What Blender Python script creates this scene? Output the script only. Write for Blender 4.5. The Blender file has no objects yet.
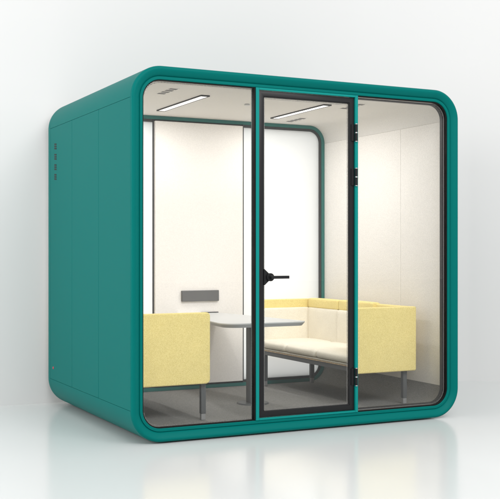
import bpy, bmesh, math, random
from mathutils import Vector
random.seed(4)
sc = bpy.context.scene
C = sc.collection
PI = math.pi

# ------------------------------------------------------------------ materials
def new_mat(name):
    m = bpy.data.materials.new(name); m.use_nodes = True
    nt = m.node_tree
    return m, nt, nt.nodes['Principled BSDF'], nt.nodes, nt.links

def paint(name, col, rough=.45, metal=0., bump=.0, bscale=300., var=.0, spec=.5, coat=0.):
    m, nt, b, N, L = new_mat(name)
    b.inputs['Base Color'].default_value = (*col, 1)
    b.inputs['Roughness'].default_value = rough
    b.inputs['Metallic'].default_value = metal
    b.inputs['Specular IOR Level'].default_value = spec
    b.inputs['Coat Weight'].default_value = coat
    b.inputs['Coat Roughness'].default_value = .2
    tc = N.new('ShaderNodeTexCoord')
    if bump:
        n = N.new('ShaderNodeTexNoise'); n.inputs['Scale'].default_value = bscale
        n.inputs['Detail'].default_value = 4
        L.new(tc.outputs['Object'], n.inputs['Vector'])
        bp = N.new('ShaderNodeBump'); bp.inputs['Strength'].default_value = bump
        bp.inputs['Distance'].default_value = .002
        L.new(n.outputs['Fac'], bp.inputs['Height']); L.new(bp.outputs['Normal'], b.inputs['Normal'])
    if var:
        n2 = N.new('ShaderNodeTexNoise'); n2.inputs['Scale'].default_value = bscale*.6
        n2.inputs['Detail'].default_value = 6; n2.inputs['Roughness'].default_value = .7
        L.new(tc.outputs['Object'], n2.inputs['Vector'])
        r = N.new('ShaderNodeValToRGB')
        lo = tuple(c*(1-var) for c in col); hi = tuple(min(1, c*(1+var)) for c in col)
        r.color_ramp.elements[0].color = (*lo, 1); r.color_ramp.elements[1].color = (*hi, 1)
        r.color_ramp.elements[0].position = .40; r.color_ramp.elements[1].position = .60
        L.new(n2.outputs['Fac'], r.inputs['Fac']); L.new(r.outputs['Color'], b.inputs['Base Color'])
    return m

def fabric(name, c1, c2, scale=190., bump=.5, dist=.003):
    m, nt, b, N, L = new_mat(name)
    tc = N.new('ShaderNodeTexCoord')
    v = N.new('ShaderNodeTexVoronoi'); v.inputs['Scale'].default_value = scale
    n = N.new('ShaderNodeTexNoise'); n.inputs['Scale'].default_value = scale*.55
    n.inputs['Detail'].default_value = 5; n.inputs['Roughness'].default_value = .7
    n3 = N.new('ShaderNodeTexNoise'); n3.inputs['Scale'].default_value = 9
    for q in (v, n, n3): L.new(tc.outputs['Object'], q.inputs['Vector'])
    r = N.new('ShaderNodeValToRGB')
    r.color_ramp.elements[0].position = .36; r.color_ramp.elements[1].position = .62
    r.color_ramp.elements[0].color = (*c2, 1); r.color_ramp.elements[1].color = (*c1, 1)
    L.new(n.outputs['Fac'], r.inputs['Fac'])
    hv = N.new('ShaderNodeHueSaturation')
    mr = N.new('ShaderNodeMapRange'); mr.inputs['To Min'].default_value = .93; mr.inputs['To Max'].default_value = 1.05
    L.new(n3.outputs['Fac'], mr.inputs['Value']); L.new(mr.outputs['Result'], hv.inputs['Value'])
    L.new(r.outputs['Color'], hv.inputs['Color']); L.new(hv.outputs['Color'], b.inputs['Base Color'])
    b.inputs['Roughness'].default_value = .95; b.inputs['Specular IOR Level'].default_value = .2
    b.inputs['Sheen Weight'].default_value = .15
    mx = N.new('ShaderNodeMath'); mx.operation = 'ADD'
    L.new(v.outputs['Distance'], mx.inputs[0]); L.new(n.outputs['Fac'], mx.inputs[1])
    bp = N.new('ShaderNodeBump'); bp.inputs['Strength'].default_value = bump; bp.inputs['Distance'].default_value = dist
    L.new(mx.outputs[0], bp.inputs['Height']); L.new(bp.outputs['Normal'], b.inputs['Normal'])
    return m

def glass(name, tint=(.98, .985, .98), ior=1.33):
    m, nt, b, N, L = new_mat(name)
    N.remove(b)
    out = N['Material Output']
    t = N.new('ShaderNodeBsdfTransparent'); t.inputs['Color'].default_value = (*tint, 1)
    g = N.new('ShaderNodeBsdfGlossy'); g.inputs['Roughness'].default_value = .01
    f = N.new('ShaderNodeFresnel'); f.inputs['IOR'].default_value = ior
    mx = N.new('ShaderNodeMixShader')
    L.new(f.outputs[0], mx.inputs[0]); L.new(t.outputs[0], mx.inputs[1]); L.new(g.outputs[0], mx.inputs[2])
    L.new(mx.outputs[0], out.inputs['Surface'])
    return m

def emit(name, col, s):
    m, nt, b, N, L = new_mat(name)
    b.inputs['Base Color'].default_value = (*col, 1)
    b.inputs['Emission Color'].default_value = (*col, 1)
    b.inputs['Emission Strength'].default_value = s
    return m

TEAL   = paint('teal_paint', (.0, .128, .115), .45, bump=.12, bscale=420, spec=.05)
TRIM   = paint('brighter_teal_trim', (.0, .205, .186), .42, bump=.04, bscale=400, spec=.15)  # brighter teal than the shell, for mullions and door surround
GASKET = paint('black_rubber', (.005, .005, .005), .55, spec=.15)
BLACK  = paint('black_metal', (.009, .009, .010), .40, bump=.05, bscale=500, spec=.25)
REVEAL = paint('dark_grey_metal', (.06, .06, .062), .5, spec=.25)
SLATE  = paint('slate_grey_metal', (.10, .104, .108), .5, bump=.05, spec=.3)
PALEGREY = paint('pale_grey_liner', (.42, .42, .42), .5)
STEEL  = paint('brushed_steel', (.6, .6, .6), .3, metal=1.)
LIP    = paint('hazed_teal', (.035, .175, .16), .5, spec=.3)  # shell teal with the haze of the front glass mixed into the colour
FELT   = paint('cream_felt', (.85, .822, .80), .95, bump=.8, bscale=220, var=.06, spec=.1)
CEILM  = paint('ceiling_felt', (.74, .72, .70), .95, bump=.5, bscale=220, var=.04, spec=.1)
CARPET = paint('grey_carpet', (.25, .245, .236), 1., bump=1., bscale=240, var=.16, spec=.05)
BOARD  = paint('cream_board', (.84, .805, .78), .8, bump=.3, bscale=200, var=.035, spec=.2)
def whitened(name):
    m, nt, b, N, L = new_mat(name)
    b.inputs['Base Color'].default_value = (.93, .935, .935, 1); b.inputs['Roughness'].default_value = .35
    t = N.new('ShaderNodeBsdfTranslucent'); t.inputs['Color'].default_value = (.95, .95, .95, 1)
    mx = N.new('ShaderNodeMixShader'); mx.inputs[0].default_value = .75
    L.new(b.outputs[0], mx.inputs[1]); L.new(t.outputs[0], mx.inputs[2]); L.new(mx.outputs[0], N['Material Output'].inputs['Surface'])
    return m
WHITEN  = whitened('whitened_rear_glass')  # translucent white standing in for the bright view beyond the rear glass
YELLOW = fabric('yellow_boucle', (1.0, .84, .37), (.82, .655, .235), 380, .6)
CREAMF = fabric('cream_boucle', (.93, .88, .77), (.82, .76, .645), 330, .5)
TABLE  = paint('pale_grey_laminate', (.56, .56, .56), .45, bump=.03)
TEDGE  = paint('grey_table_edge', (.36, .365, .37), .5)
WOOD   = paint('plywood_edge', (.50, .36, .22), .6, var=.2, bscale=90)
LED    = emit('led_diffuser', (1, .985, .95), 1.3)
RED    = paint('red_enamel', (.5, .04, .06), .5)
SLOT   = paint('slot_black', (.012, .012, .012), .8)
PANE   = glass('clear_glass')

# ------------------------------------------------------------------ helpers
WL = {}                                            # world location of each parent
def finish(bm, mat, name, parent=None, smooth=True, angle=35, bevel=0, seg=2):
    me = bpy.data.meshes.new(name)
    bmesh.ops.remove_doubles(bm, verts=bm.verts, dist=1e-6)
    bmesh.ops.recalc_face_normals(bm, faces=bm.faces)
    xs = [v.co for v in bm.verts]
    c = Vector(((min(p.x for p in xs)+max(p.x for p in xs))/2, (min(p.y for p in xs)+max(p.y for p in xs))/2,
                (min(p.z for p in xs)+max(p.z for p in xs))/2))
    bmesh.ops.translate(bm, verts=bm.verts, vec=-c)
    bm.to_mesh(me); bm.free()
    if smooth:
        me.polygons.foreach_set('use_smooth', [True]*len(me.polygons))
        me.set_sharp_from_angle(angle=math.radians(angle))
    me.materials.append(mat)
    o = bpy.data.objects.new(name, me); C.objects.link(o)
    o.location = c
    WL[o] = c
    if parent:
        o.parent = parent; o.location = c - WL[parent]
    if bevel:
        md = o.modifiers.new('bevel', 'BEVEL'); md.width = bevel; md.segments = seg
        md.limit_method = 'ANGLE'; md.angle_limit = math.radians(40); md.harden_normals = False
    return o

def thing(name, label, cat, loc, group=None):
    o = bpy.data.objects.new(name, None); C.objects.link(o)
    o.empty_display_size = .1
    o.location = loc; WL[o] = Vector(loc)
    o['label'] = label; o['category'] = cat
    if group: o['group'] = group
    return o

def box(bm, x0, x1, y0, y1, z0, z1):
    vs = [bm.verts.new(p) for p in ((x0,y0,z0),(x1,y0,z0),(x1,y1,z0),(x0,y1,z0),(x0,y0,z1),(x1,y0,z1),(x1,y1,z1),(x0,y1,z1))]
    for f in ((0,3,2,1),(4,5,6,7),(0,1,5,4),(1,2,6,5),(2,3,7,6),(3,0,4,7)): bm.faces.new([vs[i] for i in f])
    return vs
def B(*a):
    bm = bmesh.new(); box(bm, *a); return bm

W, D, H, R = 2.4535, 1.8237, 2.3, .2016

def corner_pts(x0, x1, z0, z1, r, n=20):
    """rounded rectangle outline as [(x,z,nx,nz)], counter clockwise from the right-bottom corner"""
    out = []
    for cx, cz, a0 in ((x1-r, z0+r, -PI/2), (x1-r, z1-r, 0), (x0+r, z1-r, PI/2), (x0+r, z0+r, PI)):
        for i in range(n+1):
            a = a0 + PI/2*i/n
            out.append((cx+r*math.cos(a), cz+r*math.sin(a), math.cos(a), math.sin(a)))
    return out

def ring(outline, prof):
    """closed sweep of a closed profile [(inward offset, y)] round a closed outline"""
    bm = bmesh.new(); rows = []
    for x, z, nx, nz in outline:
        rows.append([bm.verts.new((x-nx*o, y, z-nz*o)) for o, y in prof])
    n, k = len(rows), len(prof)
    for i in range(n):
        for j in range(k):
            a, b = rows[i], rows[(i+1) % n]
            bm.faces.new((a[j], b[j], b[(j+1) % k], a[(j+1) % k]))
    return bm

def strip(bm, pts, o0, o1, y0, y1):
    """solid slab following an open run of outline points"""
    rows = []
    for x, z, nx, nz in pts:
        rows.append([bm.verts.new(p) for p in ((x-nx*o0, y0, z-nz*o0), (x-nx*o0, y1, z-nz*o0), (x-nx*o1, y1, z-nz*o1), (x-nx*o1, y0, z-nz*o1))])
    for a, b in zip(rows, rows[1:]):
        for j in range(4): bm.faces.new((a[j], b[j], b[(j+1) % 4], a[(j+1) % 4]))
    bm.faces.new(rows[0]); bm.faces.new(rows[-1][::-1])

def prism_y(outline2, y0, y1):
    bm = bmesh.new()
    a = [bm.verts.new((x, y0, z)) for x, z in outline2]; b = [bm.verts.new((x, y1, z)) for x, z in outline2]
    bm.faces.new(a); bm.faces.new(b[::-1]); n = len(a)
    for i in range(n): bm.faces.new((a[i], b[i], b[(i+1) % n], a[(i+1) % n]))
    return bm

def rrect(x0, x1, z0, z1, rs, n=8):
    """2D rounded rectangle with radii (bottom-right, top-right, top-left, bottom-left)"""
    out = []
    for (cx, cz, a0), r in zip(((x1, z0, -PI/2), (x1, z1, 0), (x0, z1, PI/2), (x0, z0, PI)), rs):
        sx = -1 if cx == x1 else 1; sz = 1 if cz == z0 else -1
        if r <= 0: out.append((cx, cz)); continue
        for i in range(n+1):
            a = a0 + PI/2*i/n
            out.append((cx+sx*r+r*math.cos(a), cz+sz*r+r*math.sin(a)))
    return out

# ------------------------------------------------------------------ setting
def ground():
    bm = bmesh.new()
    s = 30
    vs = [bm.verts.new(p) for p in ((-s, -s, -.008), (s, -s, -.008), (s, s, -.008), (-s, s, -.008))]
    bm.faces.new(vs)
    m, nt, b, N, L = new_mat('glossy_white_floor')
    b.inputs['Base Color'].default_value = (.62, .632, .628, 1)
    b.inputs['Roughness'].default_value = .17
    b.inputs['IOR'].default_value = 1.45
    tc = N.new('ShaderNodeTexCoord'); n = N.new('ShaderNodeTexNoise'); n.inputs['Scale'].default_value = 60
    n.inputs['Detail'].default_value = 5
    L.new(tc.outputs['Object'], n.inputs['Vector'])
    bp = N.new('ShaderNodeBump'); bp.inputs['Strength'].default_value = .03; bp.inputs['Distance'].default_value = .001
    L.new(n.outputs['Fac'], bp.inputs['Height']); L.new(bp.outputs['Normal'], b.inputs['Normal'])
    o = finish(bm, m, 'floor', smooth=False); o['kind'] = 'structure'
ground()

def backdrop():
    key = [(-9, 2.25), (-3, 2.06), (-.34, 1.952), (.3, 1.925), (1.4, 1.893), (2.5, 1.858), (3.05, 1.775), (3.69, 1.59), (4.5, 1.17), (9, -1.1)]
    # smooth the plan line (Catmull-Rom)
    pts = []
    for i in range(len(key)-1):
        p0 = key[max(i-1, 0)]; p1 = key[i]; p2 = key[i+1]; p3 = key[min(i+2, len(key)-1)]
        for k in range(10):
            t = k/10
            pts.append(tuple(.5*((2*p1[j])+(-p0[j]+p2[j])*t+(2*p0[j]-5*p1[j]+4*p2[j]-p3[j])*t*t+(-p0[j]+3*p1[j]-3*p2[j]+p3[j])*t**3) for j in (0, 1)))
    pts.append(key[-1])
    bm = bmesh.new()
    prev = None
    for x, y in pts:
        r = [bm.verts.new((x, y, -.02)), bm.verts.new((x, y, 5)), bm.verts.new((x+.03, y+.1, 5)), bm.verts.new((x+.03, y+.1, -.02))]
        if prev:
            for j in range(4): bm.faces.new((prev[j], r[j], r[(j+1) % 4], prev[(j+1) % 4]))
        else: bm.faces.new(r)
        prev = r
    bm.faces.new(prev[::-1])
    o = finish(bm, paint('backdrop_paper', (.648, .645, .640), .9, spec=.1, bump=.05, bscale=40), 'backdrop')
    o['kind'] = 'structure'
backdrop()

# ------------------------------------------------------------------ the booth
booth = thing('office_booth', 'teal meeting booth with rounded corners and black framed glass door, on the glossy white floor',
              'office booth', (W/2, D/2, 0))
OUT = corner_pts(0, W, 0, H, R, 24)
n1 = 25
c_rb, c_rt, c_lt, c_lb = OUT[0:n1], OUT[n1:2*n1], OUT[2*n1:3*n1], OUT[3*n1:4*n1]
g = .0012                                          # half of a seam
YA, YB = 0.0, 1.772                                 # the skin runs between the two frames
ys = [YA, .61, 1.21, YB]
def shift(p, dx, dz): return (p[0]+dx, p[1]+dz, p[2], p[3])
for i in range(3):
    a, b = ys[i]+(g if i else 0), ys[i+1]-(g if i < 2 else 0)
    for p, q in ((c_lt[-1], c_lb[0]), (c_rt[0], c_rb[-1])):
        bm = bmesh.new(); s = -1 if p is c_lt[-1] else -1
        strip(bm, [shift(p, 0, -g), shift(q, 0, g)], 0, .012, a, b)
        finish(bm, TEAL, 'side_panel', booth, bevel=.0012, seg=1)
    bm = bmesh.new(); strip(bm, [shift(c_rt[-1], -g, 0), shift(c_lt[0], g, 0)], 0, .012, a, b)
    finish(bm, TEAL, 'roof_panel', booth, bevel=.0012, seg=1)
for pts in (c_rb, c_rt, c_lt, c_lb):
    bm = bmesh.new(); strip(bm, pts, 0, .012, YA, YB)
    finish(bm, TEAL, 'corner_panel', booth, angle=50)
bm = bmesh.new(); strip(bm, [shift(c_lb[-1], g, 0), shift(c_rb[0], -g, 0)], 0, .012, YA, YB)
finish(bm, TEAL, 'base_panel', booth)
# dark core of the walls behind the seams
finish(ring(OUT, [(.014, .004), (.014, YB-.004), (.040, YB-.004), (.040, .004)]), SLOT, 'wall_core', booth)
# plinth that lifts the booth off the floor
finish(B(.26, W-.26, .05, D-.05, -.008, .0), SLOT, 'plinth', booth)

# front frame: rounded outer edge, shallow cove, lip round the glass
def arc(cx, cy, r, a0, a1, n): return [(cx+r*math.cos(math.radians(a0+(a1-a0)*i/n)), cy+r*math.sin(math.radians(a0+(a1-a0)*i/n))) for i in range(n+1)]
prof = [(.0, .030), (.0, .0012), (.0012, .0)] + arc(.030, .0, .030, 180, 270, 9)[1:]
prof = [(.0, .0)] + arc(.021, .0, .021, 180, 258, 9)[1:] + [(.022, -.0203), (.031, -.0158), (.041, -.0098), (.050, -.0028), (.0565, .0030), (.0590, .0085), (.0605, .0095), (.0618, .0080), (.0635, .003),
        (.0785, .003), (.0812, .005), (.0820, .009), (.0820, .036), (.0, .036)]
prof = [p for i, p in enumerate(prof) if i == 0 or p != prof[i-1]]
# the skirt behind the front edge lies inside the skin: keep it off the skin faces
prof[-1] = (.013, .036); prof.insert(len(prof), (.013, .0))
finish(ring(OUT, prof), TEAL, 'front_frame', booth, angle=28)
yr0, yr1 = YB, D
rp = [(.0, yr0+.0015)] + [(.0, yr1)] + arc(.026, yr1, .026, 180, 90, 8)[1:] + [(.060, yr1+.022), (.085, yr1+.012), (.085, yr0+.03), (.013, yr0+.03), (.013, yr0+.0015)]
finish(ring(OUT, rp), TEAL, 'rear_frame', booth, angle=28)

# interior linings -------------------------------------------------
IN0, IN1 = .044, .056
yi0, yi1 = .100, 1.775
def lining(pts, y0, y1, mat, name): 
    bm = bmesh.new(); strip(bm, pts, IN0, IN1, y0, y1); return finish(bm, mat, name, booth, angle=50)
ysi = [yi0, .613, 1.21, yi1]
for i in range(3):
    a, b = ysi[i]+(g if i else 0), ysi[i+1]-(g if i < 2 else 0)
    lining([shift(c_lt[-1], 0, -g), shift(c_lb[0], 0, g)], a, b, FELT, 'wall_lining')
    lining([shift(c_rb[-1], 0, g), shift(c_rt[0], 0, -g)], a, b, FELT, 'wall_lining')
bm = bmesh.new(); strip(bm, c_rt+c_lt, IN0, IN1, yi0, yi1); finish(bm, CEILM, 'ceiling_lining', booth, angle=50)
bm = bmesh.new(); strip(bm, c_lb+c_rb, IN0, IN1, yi0, yi1); finish(bm, CARPET, 'carpet', booth, angle=50)
# front reveal: liner behind the front frame, its pale tone painting the glass-edge reflection
finish(ring(OUT, [(.0812, .0365), (.0812, .060), (.062, .0985), (.050, .0990), (.045, .0365)]), PALEGREY, 'reveal', booth, angle=28)
# black rubber gasket against the lip
finish(ring(OUT, [(.0822, .0105), (.0822, .035), (.0880, .035), (.0880, .0105)]), GASKET, 'gasket', booth)
# rear: teal lip and dark frame round the whitened rear glazing
finish(ring(OUT, [(.0562, 1.742), (.0562, 1.776), (.084, 1.776), (.084, 1.742)]), LIP, 'rear_lip', booth, bevel=.002)
finish(ring(OUT, [(.084, 1.752), (.084, 1.774), (.106, 1.774), (.106, 1.752)]), REVEAL, 'rear_glazing_frame', booth)
rg = corner_pts(.09, W-.09, .09, H-.09, R-.09, 12)
finish(prism_y([(p[0], p[1]) for p in rg], 1.760, 1.768), WHITEN, 'rear_glass', booth)

# rear board between two dark posts, with a socket box
def rear_wall():
    bd = finish(B(.831, 1.603, 1.722, 1.7595, .1, 2.202), BOARD, 'rear_board', booth, bevel=.003)
    for x, y in ((.8195, 1.745), (1.6035, 1.7235)): finish(B(x, x+.009, y, 1.7594, .088, 2.214), REVEAL, 'rear_post', booth, bevel=.002)
    sb = finish(B(1.050, 1.374, 1.694, 1.7225, .766, .853), paint('socket_grey', (.12, .12, .122), .55), 'socket_box', booth, bevel=.004)
rear_wall()

# mullions and the bright frame round the door
xl0, xl1, xr0, xr1 = .850, .873, 1.599, 1.621
zb0, zb1, zt0, zt1 = .0826, .0955, 2.2035, 2.2174
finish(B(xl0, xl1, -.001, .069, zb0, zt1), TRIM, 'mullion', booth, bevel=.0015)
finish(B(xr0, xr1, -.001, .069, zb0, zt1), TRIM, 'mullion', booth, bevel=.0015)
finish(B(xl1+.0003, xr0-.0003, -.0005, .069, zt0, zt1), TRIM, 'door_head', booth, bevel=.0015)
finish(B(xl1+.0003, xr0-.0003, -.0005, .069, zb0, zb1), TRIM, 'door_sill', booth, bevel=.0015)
# black seals beside the mullions
finish(B(.8405, .8497, .0045, .040, .0883, 2.2117), GASKET, 'seal', booth)
finish(B(1.6213, 1.626, .012, .044, .0883, 2.2117), GASKET, 'seal', booth)

# fixed glass panes (left pane and right pane follow the rounded opening)
o1, r1 = .0824, R-.0824
def pane(x0, x1, left):
    rs = (0, 0, r1, r1) if left else (r1, r1, 0, 0)
    bm = prism_y(rrect(x0, x1, o1, H-o1, rs, 14), .023, .033)
    return finish(bm, PANE, 'glass_pane', booth)
pane(o1, .8485, True); pane(1.6224, W-o1, False)
# printed dot border along the glass edges
def dotted(name):
    m, nt, b, N, L = new_mat(name)
    b.inputs['Base Color'].default_value = (.22, .21, .205, 1); b.inputs['Roughness'].default_value = .6
    tc = N.new('ShaderNodeTexCoord'); v = N.new('ShaderNodeTexVoronoi')
    v.inputs['Scale'].default_value = 105; v.inputs['Randomness'].default_value = .0
    L.new(tc.outputs['Object'], v.inputs['Vector'])
    lt = N.new('ShaderNodeMath'); lt.operation = 'LESS_THAN'; lt.inputs[1].default_value = .37
    L.new(v.outputs['Distance'], lt.inputs[0])
    t = N.new('ShaderNodeBsdfTransparent'); mx = N.new('ShaderNodeMixShader')
    L.new(lt.outputs[0], mx.inputs[0]); L.new(t.outputs[0], mx.inputs[1]); L.new(b.outputs[0], mx.inputs[2])
    L.new(mx.outputs[0], N['Material Output'].inputs['Surface'])
    return m
DOTS = dotted('dot_print')
def border(x0, x1, z0, z1, rs, w, y, parent):
    a = rrect(x0, x1, z0, z1, rs, 12); c = rrect(x0+w, x1-w, z0+w, z1-w, [max(0, q-w) for q in rs], 12)
    bm = bmesh.new(); n = len(a)
    va = [bm.verts.new((p[0], y, p[1])) for p in a]; vc = [bm.verts.new((p[0], y, p[1])) for p in c]
    for i in range(n): bm.faces.new((va[i], va[(i+1) % n], vc[(i+1) % n], vc[i]))
    return finish(bm, DOTS, 'dot_border', parent, smooth=False)
border(.0882, .8402, .0885, H-.0885, (0, 0, R-.0885, R-.0885), .0115, .0345, booth)
border(1.6268, W-.0885, .0885, H-.0885, (R-.0885, R-.0885, 0, 0), .0115, .0345, booth)
# slim dark frame seen inside the right pane
def arc_frame():
    bm = bmesh.new(); t = .0
    x0, x1, z0, z1 = 1.630, W-.090, .090, H-.090
    o = corner_pts(x0-1, x1, z0, z1, R-.090, 14)[:30]
    pts = [(x0, z0, 0, -1)] + o + [(x0, z1, 0, 1)]
    strip(bm, pts, 0, .010, .042, .070)
    return finish(bm, BLACK, 'inner_frame', booth, angle=40)
arc_frame()

def ring_rect(x0, x1, z0, z1, prof):
    return ring([(x1, z0, 1, -1), (x1, z1, 1, 1), (x0, z1, -1, 1), (x0, z0, -1, -1)], prof)
# door -------------------------------------------------------------
dx0, dx1, dz0, dz1 = .8765, 1.5960, .0990, 2.2000
def door():
    oo = corner_pts(dx0, dx1, dz0, dz1, .006, 4)
    # frame: closed ring with a small step for the glass bead
    d = finish(ring_rect(dx0, dx1, dz0, dz1, [(.0, .012), (.0, .030), (.036, .030), (.036, .014), (.033, .0105), (.003, .0105)]), BLACK, 'door', booth, angle=28)
    bead = finish(ring(corner_pts(dx0+.0362, dx1-.0362, dz0+.0362, dz1-.0362, .010, 6), [(.0, .015), (.0, .028), (.003, .0275), (.003, .016)]),
                  BLACK, 'glazing_bead', d, angle=28)
    gl = finish(prism_y(rrect(dx0+.0366, dx1-.0366, dz0+.0366, dz1-.0366, (.004,)*4, 4), .018, .025), PANE, 'glass', d)
    border(dx0+.0396, dx1-.0396, dz0+.0396, dz1-.0396, (0, 0, 0, 0), .011, .0262, d)
    # handle: flared plate, round rose, lever
    bm = bmesh.new()
    hz = 1.000; hx = .909
    pl = [(hx, hz-.052), (hx+.004, hz-.052), (hx+.038, hz-.022), (hx+.038, hz+.022), (hx+.004, hz+.052), (hx, hz+.052)]
    q = prism_y(pl, .000, .0103); me = bpy.data.meshes.new('t'); q.to_mesh(me); q.free(); bm.from_mesh(me); bpy.data.meshes.remove(me)
    def disc(cx, cz, r, y0, y1, n=28):
        a = [bm.verts.new((cx+r*math.cos(2*PI*i/n), y0, cz+r*math.sin(2*PI*i/n))) for i in range(n)]
        b = [bm.verts.new((cx+r*math.cos(2*PI*i/n), y1, cz+r*math.sin(2*PI*i/n))) for i in range(n)]
        bm.faces.new(a); bm.faces.new(b[::-1])
        for i in range(n): bm.faces.new((a[i], b[i], b[(i+1) % n], a[(i+1) % n]))
    disc(hx+.040, hz, .026, -.016, .010)
    disc(hx+.040, hz, .012, -.046, -.014)
    box(bm, hx+.032, hx+.158, -.050, -.036, hz-.0095, hz+.0095)
    finish(bm, BLACK, 'handle', d, bevel=.0018)
    for zc in (1.965, 1.667, .322):
        bm = bmesh.new()
        def cyl(z0, z1, r, n=20, cx=dx1+.0080, cy=-.006):
            a = [bm.verts.new((cx+r*math.cos(2*PI*i/n), cy+r*math.sin(2*PI*i/n), z0)) for i in range(n)]
            b = [bm.verts.new((cx+r*math.cos(2*PI*i/n), cy+r*math.sin(2*PI*i/n), z1)) for i in range(n)]
            bm.faces.new(a[::-1]); bm.faces.new(b)
            for i in range(n): bm.faces.new((a[i], a[(i+1) % n], b[(i+1) % n], b[i]))
        cyl(zc-.056, zc-.004, .0095); cyl(zc+.004, zc+.056, .0095)
        box(bm, dx1-.024, dx1+.006, .0055, .0103, zc-.056, zc+.056)
        hg = finish(bm, BLACK, 'hinge', d)
        for a_, b_ in ((-.0038, .0038), (.0562, .061), (-.061, -.0562)):
            bm = bmesh.new(); cyl(zc+a_, zc+b_, .0086); finish(bm, STEEL, 'hinge_ring', d)
door()

# ceiling lights and vents -------------------------------------------
zc = H-IN1
def ceiling_light(x0, x1, y0, y1):
    fr = bmesh.new()
    for a in ((x0-.007, x0, y0-.02, y1+.02), (x1, x1+.007, y0-.02, y1+.02), (x0, x1, y0-.02, y0), (x0, x1, y1, y1+.02)):
        box(fr, a[0], a[1], a[2], a[3], zc-.009, zc+.004)
    f = finish(fr, REVEAL, 'ceiling_light', booth, smooth=False)
    finish(B(x0, x1, y0, y1, zc-.007, zc+.003), LED, 'diffuser', f, smooth=False)
    l = bpy.data.lights.new('strip_lamp', 'AREA'); l.shape = 'RECTANGLE'; l.size = x1-x0; l.size_y = y1-y0
    l.energy = STRIP_W; l.color = (1, .98, .945)
    lo = bpy.data.objects.new('strip_lamp', l); C.objects.link(lo); lo.parent = f
    lo.location = Vector(((x0+x1)/2, (y0+y1)/2, zc-.018)) - WL[f]
STRIP_W = 9.0
ceiling_light(.738, .790, .62, 1.42)
ceiling_light(1.718, 1.770, .62, 1.42)
def ceiling_vent(x, y0, y1):
    n = 4; L_ = (y1-y0)/n
    pl = finish(B(x-.032, x+.032, y0, y1, zc-.0015, zc+.002), CEILM, 'ceiling_vent', booth, smooth=False)
    for k in range(n):
        a = y0+k*L_
        finish(B(x-.026, x+.026, a+.016, a+L_-.016, zc-.003, zc-.0014), REVEAL, 'vent_slot', pl, smooth=False)
ceiling_vent(.465, .42, .70); ceiling_vent(1.96, 1.33, 1.60); ceiling_vent(1.96, .46, .75)
bm = bmesh.new(); bmesh.ops.create_cone(bm, cap_ends=True, segments=24, radius1=.022, radius2=.018, depth=.012)
bmesh.ops.translate(bm, verts=bm.verts, vec=(1.208, .85, zc-.005))
finish(bm, paint('sensor_plastic', (.6, .6, .6), .5), 'sensor', booth)

# side vent slots and the red badge ---------------------------------------
for zz in (1.950, 1.872, 1.795, 1.722):
    bm = bmesh.new()
    for k in range(3):
        z = zz-.018+k*.016
        vs = box(bm, -.0012, .004, 1.604, 1.660, z-.0055, z+.0055)
        for v in vs:
            if v.co.y > 1.63: v.co.z += .005
    finish(bm, SLOT, 'side_vent', booth, smooth=False)
bm = bmesh.new(); bmesh.ops.create_cone(bm, cap_ends=True, segments=24, radius1=.0105, radius2=.0095, depth=.004)
bmesh.ops.rotate(bm, verts=bm.verts, matrix=__import__('mathutils').Matrix.Rotation(-PI/2, 3, 'Y'))
bmesh.ops.translate(bm, verts=bm.verts, vec=(-.001, 1.69, .292))
finish(bm, RED, 'badge', booth)

# ------------------------------------------------------------------ sofas
def cushion(x0, x1, y0, y1, z0, z1, r, puff=(0, 0, 0), n=7):
    """soft box: subdivided, rounded by r and bulged"""
    bm = bmesh.new()
    bmesh.ops.create_cube(bm, size=2)
    bmesh.ops.subdivide_edges(bm, edges=bm.edges[:], cuts=13, use_grid_fill=True)
    hx, hy, hz = (x1-x0)/2, (y1-y0)/2, (z1-z0)/2
    cx, cy, cz_ = (x1+x0)/2, (y1+y0)/2, (z1+z0)/2
    for v in bm.verts:
        # denser rows towards the edges
        u = [math.copysign(abs(c)**.75, c) if abs(c) < 1 else c for c in v.co]
        p = Vector((u[0]*hx, u[1]*hy, u[2]*hz))
        q = Vector((max(-hx+r, min(hx-r, p.x)), max(-hy+r, min(hy-r, p.y)), max(-hz+r, min(hz-r, p.z))))
        d = p-q
        if d.length > 1e-9: p = q + d.normalized()*min(r, max(abs(d.x), abs(d.y), abs(d.z)))
        f = [1-min(1, abs(c))**2.4 for c in u]
        p.x += math.copysign(puff[0]*f[1]*f[2], u[0]) if abs(u[0]) > .98 else 0
        p.y += math.copysign(puff[1]*f[0]*f[2], u[1]) if abs(u[1]) > .98 else 0
        p.z += math.copysign(puff[2]*f[0]*f[1], u[2]) if abs(u[2]) > .98 else 0
        v.co = p + Vector((cx, cy, cz_))
    return bm

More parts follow.
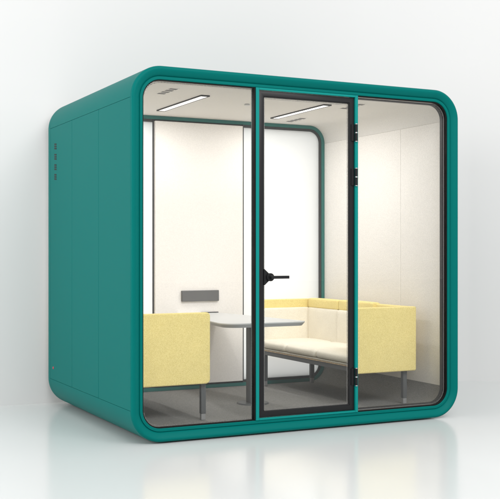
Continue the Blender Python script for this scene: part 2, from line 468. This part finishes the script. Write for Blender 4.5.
def sofa(label, xa, xw):
    """xa: aisle side, xw: wall side"""
    s = 1 if xw > xa else -1
    Y0, Y1 = .270, 1.738
    t = thing('sofa', label, 'sofa', ((xa+xw)/2, (Y0+Y1)/2, IN1), 'sofas facing each other inside the booth')
    lo, hi = min(xa, xw), max(xa, xw)
    def bx(a, b, *r):                                 # a, b measured from the aisle side towards the wall
        p, q = xa+s*a, xa+s*b
        return (min(p, q), max(p, q))+r
    w = abs(xw-xa)
    ra = .030 if s < 0 else .014
    rs = (ra, ra*.8, .01, .01) if s < 0 else (ra, ra, .01, .01)
    finish(prism_y(rrect(lo, hi, .300, .767, rs, 6), Y0, Y0+.042), YELLOW, 'arm_panel', t, bevel=.008, seg=3)
    finish(prism_y(rrect(lo, hi, .300, .767, rs, 6), Y1-.036, Y1), YELLOW, 'arm_panel', t, bevel=.008, seg=3)
    a, b = bx(w-.055, w)
    finish(B(a, b, Y0+.0425, Y1-.0365, .300, .765), YELLOW, 'back_panel', t, bevel=.010, seg=3)
    ya, yb = Y0+.046, Y1-.040
    # seat frame, plywood edge
    p, q = bx(.010, w-.06)
    finish(B(p, q, ya, yb, .312, .3465), SLATE, 'seat_frame', t, bevel=.002)
    p, q = bx(.004, w-.06)
    finish(B(p, q, ya, yb, .347, .3555), WOOD, 'seat_board', t)
    p, q = bx(.002, w-.06)
    finish(B(p, q, ya, yb, .356, .3655), GREIGE, 'seat_trim', t, bevel=.003)
    cuts = [ya, .815, 1.285, yb]
    for k in range(3):
        p, q = bx(.0, w-.057)
        finish(cushion(p, q, cuts[k]+.0006, cuts[k+1]-.0006, .366, .434, .030, (.006, .0, .012)), CREAMF, 'seat_cushion', t, angle=180)
    bc = [ya, .705, 1.205, yb]
    for k in range(3):
        p, q = bx(w-.098, w-.056)
        if k == 1: p, q = bx(w-.112, w-.056)
        finish(cushion(p, q, bc[k]+.0005, bc[k+1]-.0005, .405, .697, .014, (.012, 0, .0)), CREAMF, 'back_cushion', t, angle=180)
        p, q = bx(w-.094, w-.020)
        top = .772 if k < 2 else .768
        if k: finish(cushion(p, q, bc[k]+.002, bc[k+1]-.002, .694, top+.004, .012, (.004, 0, .004)), YELLOW, 'head_roll', t, angle=180)
    # padded inner face of the far arm
    p, q = bx(.004, w-.092)
    finish(cushion(p, q, yb-.020, yb+.003, .400, .697, .008, (0, .004, 0)), CREAMF, 'arm_pad', t, angle=180)
    # legs with a small steel foot
    if s > 0: legs = [(.012, Y0+.045), (w-.085, Y0+.045), (-.012+.012, Y1-.10), (w-.088, Y1-.09)]
    else:     legs = [(.012, Y0+.045), (w-.050, Y0+.045), (.012, Y1-.09), (w-.050, Y1-.09)]
    for i, (u, y) in enumerate(legs):
        p, q = bx(u, u+.034)
        lg = finish(B(p, q, y, y+.030, IN1+.042, .312), SLATE, 'leg', t, bevel=.002)
        finish(B(p+.002, q-.002, y+.002, y+.028, IN1+.001, IN1+.0415), FOOT, 'foot', lg, bevel=.002)
GREIGE = paint('greige_trim', (.50, .47, .40), .8)
FOOT = paint('grey_foot', (.28, .28, .285), .45)
sofa('yellow and cream sofa with three back cushions along the right wall of the booth', 1.757, 2.296)
sofa('yellow sofa on the left side of the booth, behind the left glass pane', .652, .100)

# ------------------------------------------------------------------ table
def table():
    t = thing('table', 'pale grey tapered table on one dark post, between the sofas against the rear board', 'table', (1.2, 1.0, IN1))
    # outline: narrow at the rear, wide and rounded at the front
    yr, yf = 1.7205, .47
    xr0_, xr1_ = 1.025, 1.375; xf0, xf1 = .845, 1.515
    pts = [(xr1_, yr), (xr0_, yr)]
    def rc(P, A, Bp, r, n=10):
        P, A, Bp = Vector(P), Vector(A), Vector(Bp)
        a = (A-P).normalized(); b = (Bp-P).normalized()
        half = a.angle(b)/2; d = r/math.tan(half); c = P+(a+b).normalized()*(r/math.sin(half))
        s0 = P+a*d-c; s1 = P+b*d-c
        a0 = math.atan2(s0.y, s0.x); a1 = math.atan2(s1.y, s1.x)
        while a1-a0 > PI: a1 -= 2*PI
        while a1-a0 < -PI: a1 += 2*PI
        return [(c.x+r*math.cos(a0+(a1-a0)*i/n), c.y+r*math.sin(a0+(a1-a0)*i/n)) for i in range(n+1)]
    FL, FR = (xf0, yf-.0), (xf1, yf)
    pts += rc(FL, (xr0_, yr), FR, .11) + rc(FR, FL, (xr1_, yr), .07)
    def slab(z0, z1, in0, in1, name, mat, par):
        cx = sum(p[0] for p in pts)/len(pts); cy = sum(p[1] for p in pts)/len(pts)
        bm = bmesh.new()
        def lay(z, ins):
            out = []
            for x, y in pts:
                v = Vector((x-cx, y-cy)); l = v.length; v = v*(1-ins/l)
                out.append(bm.verts.new((cx+v.x, min(cy+v.y, yr), z)))
            return out
        a = lay(z0, in0); b = lay(z1, in1)
        bm.faces.new(a); bm.faces.new(b[::-1]); n = len(a)
        for i in range(n): bm.faces.new((a[i], b[i], b[(i+1) % n], a[(i+1) % n]))
        return finish(bm, mat, name, par, angle=30)
    top = slab(.6625, .670, .0015, .0, 'tabletop', TABLE, t)
    slab(.640, .6622, .022, .001, 'table_edge', TEDGE, t)
    finish(B(1.225, 1.372, 1.70, 1.7215, .6705, .677), REVEAL, 'wall_bracket', t, bevel=.001)
    finish(B(1.205, 1.287, .800, .862, IN1+.010, .6398), SLATE, 'post', t, bevel=.003)
    bm = bmesh.new(); bmesh.ops.create_cone(bm, cap_ends=True, segments=48, radius1=.118, radius2=.112, depth=.010)
    bmesh.ops.translate(bm, verts=bm.verts, vec=(1.246, .832, IN1+.0052))
    finish(bm, SLATE, 'foot_plate', t)
table()

# ------------------------------------------------------------------ light
w = bpy.data.worlds.new('World'); sc.world = w; w.use_nodes = True
bg = w.node_tree.nodes['Background']; bg.inputs['Color'].default_value = (1, 1, 1, 1); bg.inputs['Strength'].default_value = .90
def area(name, loc, tgt, sx, sy, e, col=(1, 1, 1)):
    l = bpy.data.lights.new(name, 'AREA'); l.shape = 'RECTANGLE'; l.size = sx; l.size_y = sy; l.energy = e; l.color = col
    o = bpy.data.objects.new(name, l); C.objects.link(o); o.location = loc
    o.rotation_euler = (Vector(tgt)-Vector(loc)).to_track_quat('-Z', 'Y').to_euler()
    return o
area('softbox_front', (.9, -7.2, 6.6), (1.2, .9, 1.0), 8.0, 3.6, 690)
area('softbox_left', (-5.8, .9, 2.7), (0, .9, 1.1), 3.0, 3.0, 245)
# added lamp, unseen in the recess, to brighten the rear glass from behind
lb = area('added_rear_lamp', (W/2, 1.806, H/2), (W/2, 0, H/2), 2.26, 2.08, 12)

# ------------------------------------------------------------------ camera
cam = bpy.data.cameras.new('camera'); co = bpy.data.objects.new('camera', cam); C.objects.link(co)
co.location = (-2.0893, -5.7887, 1.1616)
co.rotation_euler = (PI/2, 0, -.4639)
cam.sensor_width = 36; cam.lens = 1014.34/500*36; cam.shift_y = .0052; cam.clip_end = 200
sc.camera = co
sc.view_settings.view_transform = 'Standard'; sc.view_settings.look = 'None'
sc.view_settings.exposure = 0; sc.view_settings.gamma = 1
sc.cycles.max_bounces = 12; sc.cycles.diffuse_bounces = 6; sc.cycles.transparent_max_bounces = 16
